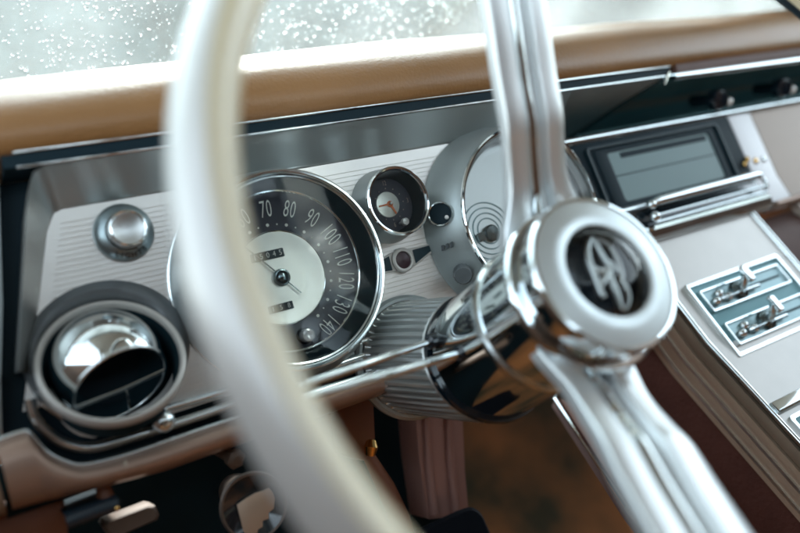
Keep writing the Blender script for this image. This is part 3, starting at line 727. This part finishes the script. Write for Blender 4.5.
# spokes: pressed metal with a raised land on either side of a groove
def spoke(ang, wide=1.):
    ca, sa = math.cos(R(ang)), math.sin(R(ang))
    rad, tan = U_ * ca + E2 * sa, -U_ * sa + E2 * ca
    st = []
    for r in (.034, .040, .047, .055, .064, .074, .085, .105, .130, .160, .192):
        st.append((r, -.0225 + .0855 * (r - .04) / .155 + .004 * math.sin(math.pi * min(1, max(0, (r - .04) / .155))) + .0020 * math.exp(-((r - .085) / .012) ** 2), .0190 + .0085 * math.exp(-((r - .034) / .016) ** 2)))
    def strip(sec):
        rings = []
        for r, s, hw in st:
            rings.append([HP + rad * r + tan * (x * hw * (1 + (wide - 1) * min(1, max(0, (r - .04) / .05)))) + OUT * (s + z) for x, z in sec])
        return MB().rings(smooth_rings(rings), True, True, True)
    sec = [(-1, -.0075), (-1.0, -.0008), (-.975, .0004), (-.93, .0010), (-.68, .0016), (-.42, .0012), (-.385, .0006), (-.365, -.0006), (-.31, -.0052), (-.22, -.0058), (.22, -.0058), (.31, -.0052), (.365, -.0006), (.385, .0006), (.42, .0012), (.68, .0016), (.93, .0010), (.975, .0004), (1.0, -.0008), (1, -.0075), (.8, -.010), (-.8, -.010)]
    s_ = wb(strip(sec), 'spoke', 'spoke_metal', ang=28)
    sec2 = [(-.17, -.0062), (-.15, -.0035), (-.09, -.0022), (0, -.0018), (.09, -.0022), (.15, -.0035), (.17, -.0062)]
    strip(sec2).build('spoke_insert', 'chrome', s_, base=SWB)
def smooth_rings(rings, n=4):
    cols_ = [smooth([r[j] for r in rings], n) for j in range(len(rings[0]))]
    return [[c_[i] for c_ in cols_] for i in range(len(cols_[0]))]
spoke(90.5); spoke(248, 1.28)

# ================================================================== UNDER THE DASH
q = at(440, 470, -.06); BPB = V3((q.x, q.y - .2, q.z))
BP = thing('brake_pedal', 'mauve painted pedal arm with black pad hanging below the steering column', 'pedal', BPB)
poly = [at(414, 402, -.06), at(463, 402, -.06), at(466, 470, -.06), at(470, 515, -.06), at(428, 520, -.06), at(419, 460, -.06)]
mb = MB(); mb.prism(panel((0, 0, -.06)), [(p.x, p.y) for p in poly], -.03, 0); mb.build('arm', 'mauve_paint', BP, base=BPB, bevel=.003)
for x in (426, 448):
    MB().tube([at(x, 404, -.059), at(x + 2, 460, -.059), at(x + 8, 514, -.059)], .0035, 10).build('arm_rib', 'mauve_paint', BP, base=BPB)
q = at(455, 560, -.03); MB().prism(axis_frame(q, (0, .3, .95)), rrect(-.034, .034, -.03, .03, .012), -.012, .006, inset=.003).build('pad', 'rubber', BP, base=BPB)

q0, q1, q2, q3 = at(556, 398, -.05), at(628, 508, .06), at(700, 600, .10), at(660, 420, -.05)
APB = V3(q1)
AP = thing('accelerator_pedal', 'brown accelerator pedal with chrome edge under the lower spoke', 'pedal', APB)
MB().tube([q0, lerp(q0, q1, .5), q1], .0032, 10, flat=.6).build('edge_trim', 'chrome', AP, base=APB)
MB().tube([q1, q2], .0032, 10, flat=.6).build('lower_trim', 'bronze_dark', AP, base=APB)
nrm = (q1 - q0).cross(q3 - q0).normalized()
if nrm.z < 0: nrm = -nrm
mb = MB(); mb.rings([[p, p + (q3 - q0) * .55, p + (q3 - q0) * .55 - nrm * .008, p - nrm * .008] for p in (q0, lerp(q0, q1, .5), q1, q2)], True, True, True).build('pad', 'maroon_vinyl', AP, base=APB)

# knob, brackets and levers below the left side
q = at(254, 506, .0); RKB = V3((q.x, q.y, -.08))
RK = thing('release_knob', 'round black knob with pale metal face below the bronze rail', 'knob', RKB)
F = axis_frame(q, (-.15, .05, .98))
MB().lathe(F, [(.012, -.08), (.012, -.012), (.0195, -.009), (.0205, -.002), (.0195, .0015), (.0183, .0010)], 48).build('knob_ring', 'aged_bronze', RK, base=RKB)
MB().lathe(F, [(.0186, .0005), (.010, -.003), (0, -.004)], 40).build('knob_face', 'black_gloss', RK, base=RKB)
pv = []
for px, py in ((237, 505), (247, 498), (256, 493), (263, 491), (269, 488), (273, 493), (275, 499), (274, 509), (269, 513), (269, 519), (263, 521), (263, 527), (258, 530), (257, 538), (250, 541), (245, 538), (242, 525)):
    d_ = at_plane(px, py, F.o, F.z) - F.o; pv.append((d_.dot(F.x), d_.dot(F.y)))
MB().prism(Frame(F.o, F.x, F.y, F.z), pv, -.004, -.0005).build('face_badge', 'bronze_side', RK, base=RKB, bevel=.0006)
q = at(232, 457, .0); 
rn = MB().lathe(axis_frame(q, (.2, -.3, .9)), [(.004, -.02), (.004, 0), (.0062, .001), (.0062, .005), (.0035, .007), (0, .007)], 6)
tag(rn.build('rail_bolt', 'aged_bronze', None, base=V3(q)), 'small hexagonal bolt under the rail beside the wheel rim', 'bolt')

q = at(92, 512, .005); BRB = V3((q.x, q.y, -.06))
BR = thing('hood_release', 'dark blue-black release handle on a bracket under the rail', 'handle', BRB)
MB().tube([at(66, 521, .01), at(92, 511, .01), at(118, 502, .01)], .0042, 12, flat=.7).build('handle', 'blue_black', BR, base=BRB)
MB().prism(panel((0, 0, 0)), [(p.x, p.y) for p in (at(62, 512), at(112, 493), at(122, 500), at(70, 524))], -.04, .004).build('bracket', 'black_matte', BR, base=BRB, bevel=.001)
MB().lathe(axis_frame(at(105, 494, .0), (0, -1, .1)), [(.0028, -.012), (.0040, -.004), (.0052, .006), (.003, .007)], 18).build('pivot_post', 'rust_paint', BR, base=BRB)
MB().sphere(axis_frame(at(117, 508, .012), (0, 0, 1)), .0016).build('rivet', 'brass', BR, base=BRB)
q = at(132, 516, -.01); GPB = V3(q)
gp = MB(); gp.prism(panel((0, 0, -.01)), [(p.x, p.y) for p in (at(103, 527, -.01), at(106, 522, -.01), at(150, 505, -.01), at(156, 506, -.01), at(160, 515, -.01), at(158, 520, -.01), at(112, 540, -.01))], -.02, 0, inset=.002)
tag(gp.build('park_brake_pedal', 'aged_bronze', None, base=GPB), 'worn grey brown metal pedal plate below the left end of the rail', 'pedal')

q = at(372, 448, -.04); FSB = V3(q)
FS = thing('relay_bracket', 'rust brown bracket with added gold tip and trailing strap under the rail', 'bracket', FSB)
MB().prism(panel((0, 0, -.045)), [(p.x, p.y) for p in (at(328, 398, -.045), at(374, 394, -.045), at(376, 438, -.045), at(366, 462, -.045), at(334, 452, -.045))], -.03, 0).build('plate', 'rust_paint', FS, base=FSB, bevel=.003)
MB().tube([at(371, 442, -.04), at(371, 447, -.038), at(370, 454, -.04)], [.0038, .0052, .0038], 14).build('glint', 'brass', FS, base=FSB)  # brass bead modelled in place of a gold highlight
MB().tube([at(368, 455, -.05), at(386, 488, -.05), at(400, 520, -.05), at(408, 550, -.05)], [.005, .008, .009, .009], 12, flat=.5).build('strap', 'rust_paint', FS, base=FSB)

# ================================================================== CAR BODY AND CABIN
CBD = thing('car_body', 'car cabin shell with dark pillar beside the windscreen, headliner and footwell', 'car body', (0.35, -.6, 0), kind='structure')
cb = V3((0.35, -.6, 0))
def bb(mb, *a, **k): return mb.build(*a, parent=CBD, base=cb, **k)
P0 = panel((0, 0, 0))
# footwell
bb(MB().rings([[V3((u, v, w)) for v, w in ((.04, -.30), (-.16, -.34), (-.30, -.31), (-.42, -.16), (-.47, 0), (-.47, 1.9), (-.49, 1.9), (-.49, 0), (-.44, -.17), (-.31, -.33), (-.16, -.36), (.04, -.32))] for u in (-.40, .3, 1.1)], True, True, True), 'footwell', 'rust_carpet', ang=50)
bb(MB().box(P0, -.40, at(432, 470, -.1).x, -.27, -.07, -.11, -.10), 'under_dash_blackout', 'dark_recess')  # added dark sheet: blocks light leaks, stands in for shade under the dash
bb(MB().prism(panel((0, 0, 0)), [(p.x, p.y) for p in (at(-40, 540), at(-40, 512), at(30, 505), at(66, 496), at(72, 545), at(30, 570))], -.03, -.012), 'kick_panel', 'rust_paint', bevel=.002)
bb(MB().box(P0, -.42, -.40, -.48, .06, -.3, 1.9), 'door_panel', 'seat_leather', bevel=.01)
bb(MB().box(P0, 1.10, 1.12, -.48, .06, -.3, 1.9), 'door_panel', 'seat_leather', bevel=.01)
bb(MB().box(P0, -.38, 1.08, -.45, .22, 1.02, 1.2), 'seat_back', 'seat_leather', bevel=.05)
bb(MB().box(P0, -.42, 1.12, .60, .63, .16, 1.95), 'headliner', 'headliner', bevel=.01)
bb(MB().box(P0, -.42, 1.12, -.47, .20, 1.88, 1.92), 'rear_panel', 'seat_leather', bevel=.01)
for x_ in (-.42, 1.09): bb(MB().box(P0, x_, x_ + .03, .055, .605, 1.38 if x_ > 0 else .95, 1.62 if x_ > 0 else 1.25), 'pillar', 'headliner', bevel=.01)
# windscreen plane
WN = V3((0, .72, .69)).normalized()
WO = V3((.35, .12, -.17)); WX = U_; WY = V3((0, .69, .72)).normalized(); WN = WX.cross(WY)
WN = V3((0, .72, -.69)).normalized()  # outward (up and forward)
FG = Frame(WO, WX, WY, WN)
for s_, x0 in ((1, at_plane(786, 8, WO, WN).x), ):
    p0 = at_plane(772, -2, WO, WN); p1 = at_plane(800, 19, WO, WN)
    d = (p1 - p0).normalized(); pr_ = d.cross(WN).normalized()
    if pr_.x < 0: pr_ = -pr_
    a0_, a1_ = p0 - d * .5, p1 + d * .35
    bb(MB().rings([[p + pr_ * x + WN * z for x, z in ((0, -.006), (.008, -.022), (.10, -.03), (.12, .01), (.01, .012))] for p in (a0_, lerp(a0_, a1_, .5), a1_)], True, True, True), 'pillar', 'body_paint', ang=40)
bb(MB().rings([[V3((u, v, w)) for v, w in ((.60, .13), (.57, .14), (.57, .19), (.62, .20), (.64, .14))] for u in (-.42, 1.12)], True, True, True), 'header_rail', 'body_paint')
bb(MB().tube([V3((-.40, .60, .15)), V3((-.42, .30, -.08)), V3((-.44, .10, -.22))], .022, 12), 'pillar', 'body_paint')

ws = MB(); ws.box(FG, -.80, .80, -.02, .66, -.002, .002)
tag(ws.build('windscreen', 'windscreen_glass', None, base=WO), 'misted glass windscreen beyond the padded dash top', 'windscreen')
# raindrops on the outer face
rd = MB(); rng = random.Random(3)
def drop(x, y, r):
    n = 7; ax_ = 1 + rng.uniform(-.15, .2); rot_ = rng.uniform(0, 6.3); hh = r * rng.uniform(.45, .7)
    rings = []
    for kk, (q_, z) in enumerate(((1., 0.), (.86, .45), (.55, .82), (.12, 1.))):
        rings.append([FG(x + r * q_ * math.cos(2 * math.pi * j / n + rot_), y + r * q_ * ax_ * math.sin(2 * math.pi * j / n + rot_), .0021 + hh * z) for j in range(n)])
    rd.rings(rings, True, True, True)
pts = []
for i in range(17000):
    x = rng.uniform(-.62, .45); y = rng.uniform(.0, .34)
    r = .00035 + .00125 * rng.random() ** 2.2
    if rng.random() < .04: r *= 1.4
    drop(x, y, r)
o = rd.build('raindrops', 'water', None, base=WO); tag(o, 'rain beads scattered over the outside of the windscreen', 'raindrops', 'stuff')

# ================================================================== OUTSIDE
g = bpy.data.meshes.new('ground'); S_ = 400
g.from_pydata([(-S_, -S_, 0), (S_, -S_, 0), (S_, S_, 0), (-S_, S_, 0)], [], [(0, 1, 2, 3)]); g.materials.append(MATS['wet_ground'])
go = bpy.data.objects.new('ground', g); COL.objects.link(go); go['kind'] = 'structure'; go['label'] = 'wet grey ground outside the car'; go['category'] = 'ground'

def tree(x, y, hgt, rad, label, seed):
    rg = random.Random(seed); root = bpy.data.objects.new('tree', None); COL.objects.link(root); root.location = (x, y, 0)
    root['label'] = label; root['category'] = 'tree'; root['group'] = 'trees beyond the windscreen'
    def link(mb, nm, mt):
        me = bpy.data.meshes.new(nm); me.from_pydata(mb.v, [], mb.f); me.materials.append(MATS[mt])
        o = bpy.data.objects.new(nm, me); COL.objects.link(o); o.parent = root
    tk = MB(); tk.tube([(0, 0, 0), (.05, .02, hgt * .35), (.0, .05, hgt * .6), (.1, 0, hgt * .9)], [.16, .12, .09, .03], 10)
    for k in range(7):
        a = k * 2.4; h0 = hgt * (.35 + .07 * k); tk.tube([(.03, .02, h0), (math.cos(a) * rad * .5, math.sin(a) * rad * .5, h0 + .4), (math.cos(a) * rad * .85, math.sin(a) * rad * .85, h0 + .7)], [.06, .035, .012], 6)
    link(tk, 'trunk', 'bark')
    cr_ = MB()
    clumps = [(V3((rg.gauss(0, .45) * rad, rg.gauss(0, .45) * rad, hgt * (.22 + .72 * rg.random()))), rad * rg.uniform(.3, .5)) for _ in range(60)]
    for c_, r_ in clumps:
        for _ in range(130):
            d = V3((rg.gauss(0, 1), rg.gauss(0, 1), rg.gauss(0, 1))); d = d.normalized() * r_ * rg.random() ** .4
            p = c_ + d; t1 = V3((rg.gauss(0, 1), rg.gauss(0, 1), rg.gauss(0, 1))).normalized(); t2 = t1.orthogonal().normalized(); z = rg.uniform(.04, .09)
            cr_.add([p - t1 * z, p + t2 * z * .5, p + t1 * z, p - t2 * z * .5], [(0, 1, 2, 3)])
    link(cr_, 'crown', 'foliage')
tree(-.2, 9, 5.4, 2.3, 'blurred green tree behind the wet glass left of the steering wheel rim', 1)
tree(2.9, 10, 5.0, 2.1, 'blurred green tree behind the wet glass just right of the steering wheel rim', 2)
tree(7.2, 11, 4.2, 1.9, 'blurred green tree behind the upper steering wheel spoke', 3)

wd = MB(); rg = random.Random(11)
for _ in range(30000):
    x = rg.uniform(-9, 14); top_ = 8.6 + 1.1 * math.sin(x * .9) + .7 * math.sin(x * 2.3 + 1)
    p = V3((x, 17 + rg.gauss(0, .8), top_ * rg.random() ** .8)); t1 = V3((rg.gauss(0, 1), rg.gauss(0, 1), rg.gauss(0, 1))).normalized(); t2 = t1.orthogonal().normalized(); z = rg.uniform(.20, .42)
    wd.add([p - t1 * z, p + t2 * z * .6, p + t1 * z, p - t2 * z * .6], [(0, 1, 2, 3)])
me = bpy.data.meshes.new('woods'); me.from_pydata(wd.v, [], wd.f); me.materials.append(MATS['foliage'])
o = bpy.data.objects.new('woods', me); COL.objects.link(o); tag(o, 'pale grey green woods blurred beyond the wet windscreen', 'woods', 'stuff')

# ================================================================== CAMERA, LIGHT, WORLD
cam = bpy.data.cameras.new('camera'); co = bpy.data.objects.new('camera', cam); COL.objects.link(co)
m3 = Matrix((FR @ CR, FR @ CU, -(FR @ CF))).transposed()
co.matrix_world = Matrix.Translation(ZERO + FR @ CAM) @ m3.to_4x4()
cam.sensor_width = 36; cam.lens = 36 * FPX / 800; cam.clip_start = .01; cam.clip_end = 2000
cam.dof.use_dof = True; cam.dof.focus_distance = .52; cam.dof.aperture_fstop = 2.8
sc.camera = co

SUN_DIR = (FR @ V3((.38, .72, -.58))).normalized()       # towards the sun
el = math.asin(SUN_DIR.z); az = math.atan2(SUN_DIR.x, SUN_DIR.y)
sun = bpy.data.lights.new('sun', 'SUN'); sun.energy = 0.8; sun.angle = R(10); sun.color = (1, .93, .84)
so = bpy.data.objects.new('sun', sun); COL.objects.link(so)
so.rotation_euler = SUN_DIR.to_track_quat('Z', 'Y').to_euler(); so.location = (0, 0, 5)
w = bpy.data.worlds.new('World'); sc.world = w; w.use_nodes = True; nt = w.node_tree
sky = nt.nodes.new('ShaderNodeTexSky'); sky.sky_type = 'NISHITA'; sky.sun_disc = False
sky.sun_elevation = el; sky.sun_rotation = az; sky.dust_density = 1.0; sky.air_density = 1.0; sky.ozone_density = 1.0
bg = nt.nodes['Background']; hs = nt.nodes.new('ShaderNodeHueSaturation'); hs.inputs['Saturation'].default_value = .30     # overcast
nt.links.new(sky.outputs['Color'], hs.inputs['Color']); tn = nt.nodes.new('ShaderNodeMix'); tn.data_type = 'RGBA'; tn.blend_type = 'MULTIPLY'; tn.inputs['Factor'].default_value = 1; tn.inputs['B'].default_value = (.89, 1.0, 1.0, 1)
nt.links.new(hs.outputs['Color'], tn.inputs['A']); nt.links.new(tn.outputs['Result'], bg.inputs['Color']); bg.inputs['Strength'].default_value = .15
sc.view_settings.view_transform = 'Standard'; sc.view_settings.look = 'None'; sc.view_settings.exposure = 2.62; sc.view_settings.gamma = 1
sc.render.engine = 'CYCLES'
sc.cycles.use_denoising = True
sc.cycles.max_bounces = 10; sc.cycles.transparent_max_bounces = 16
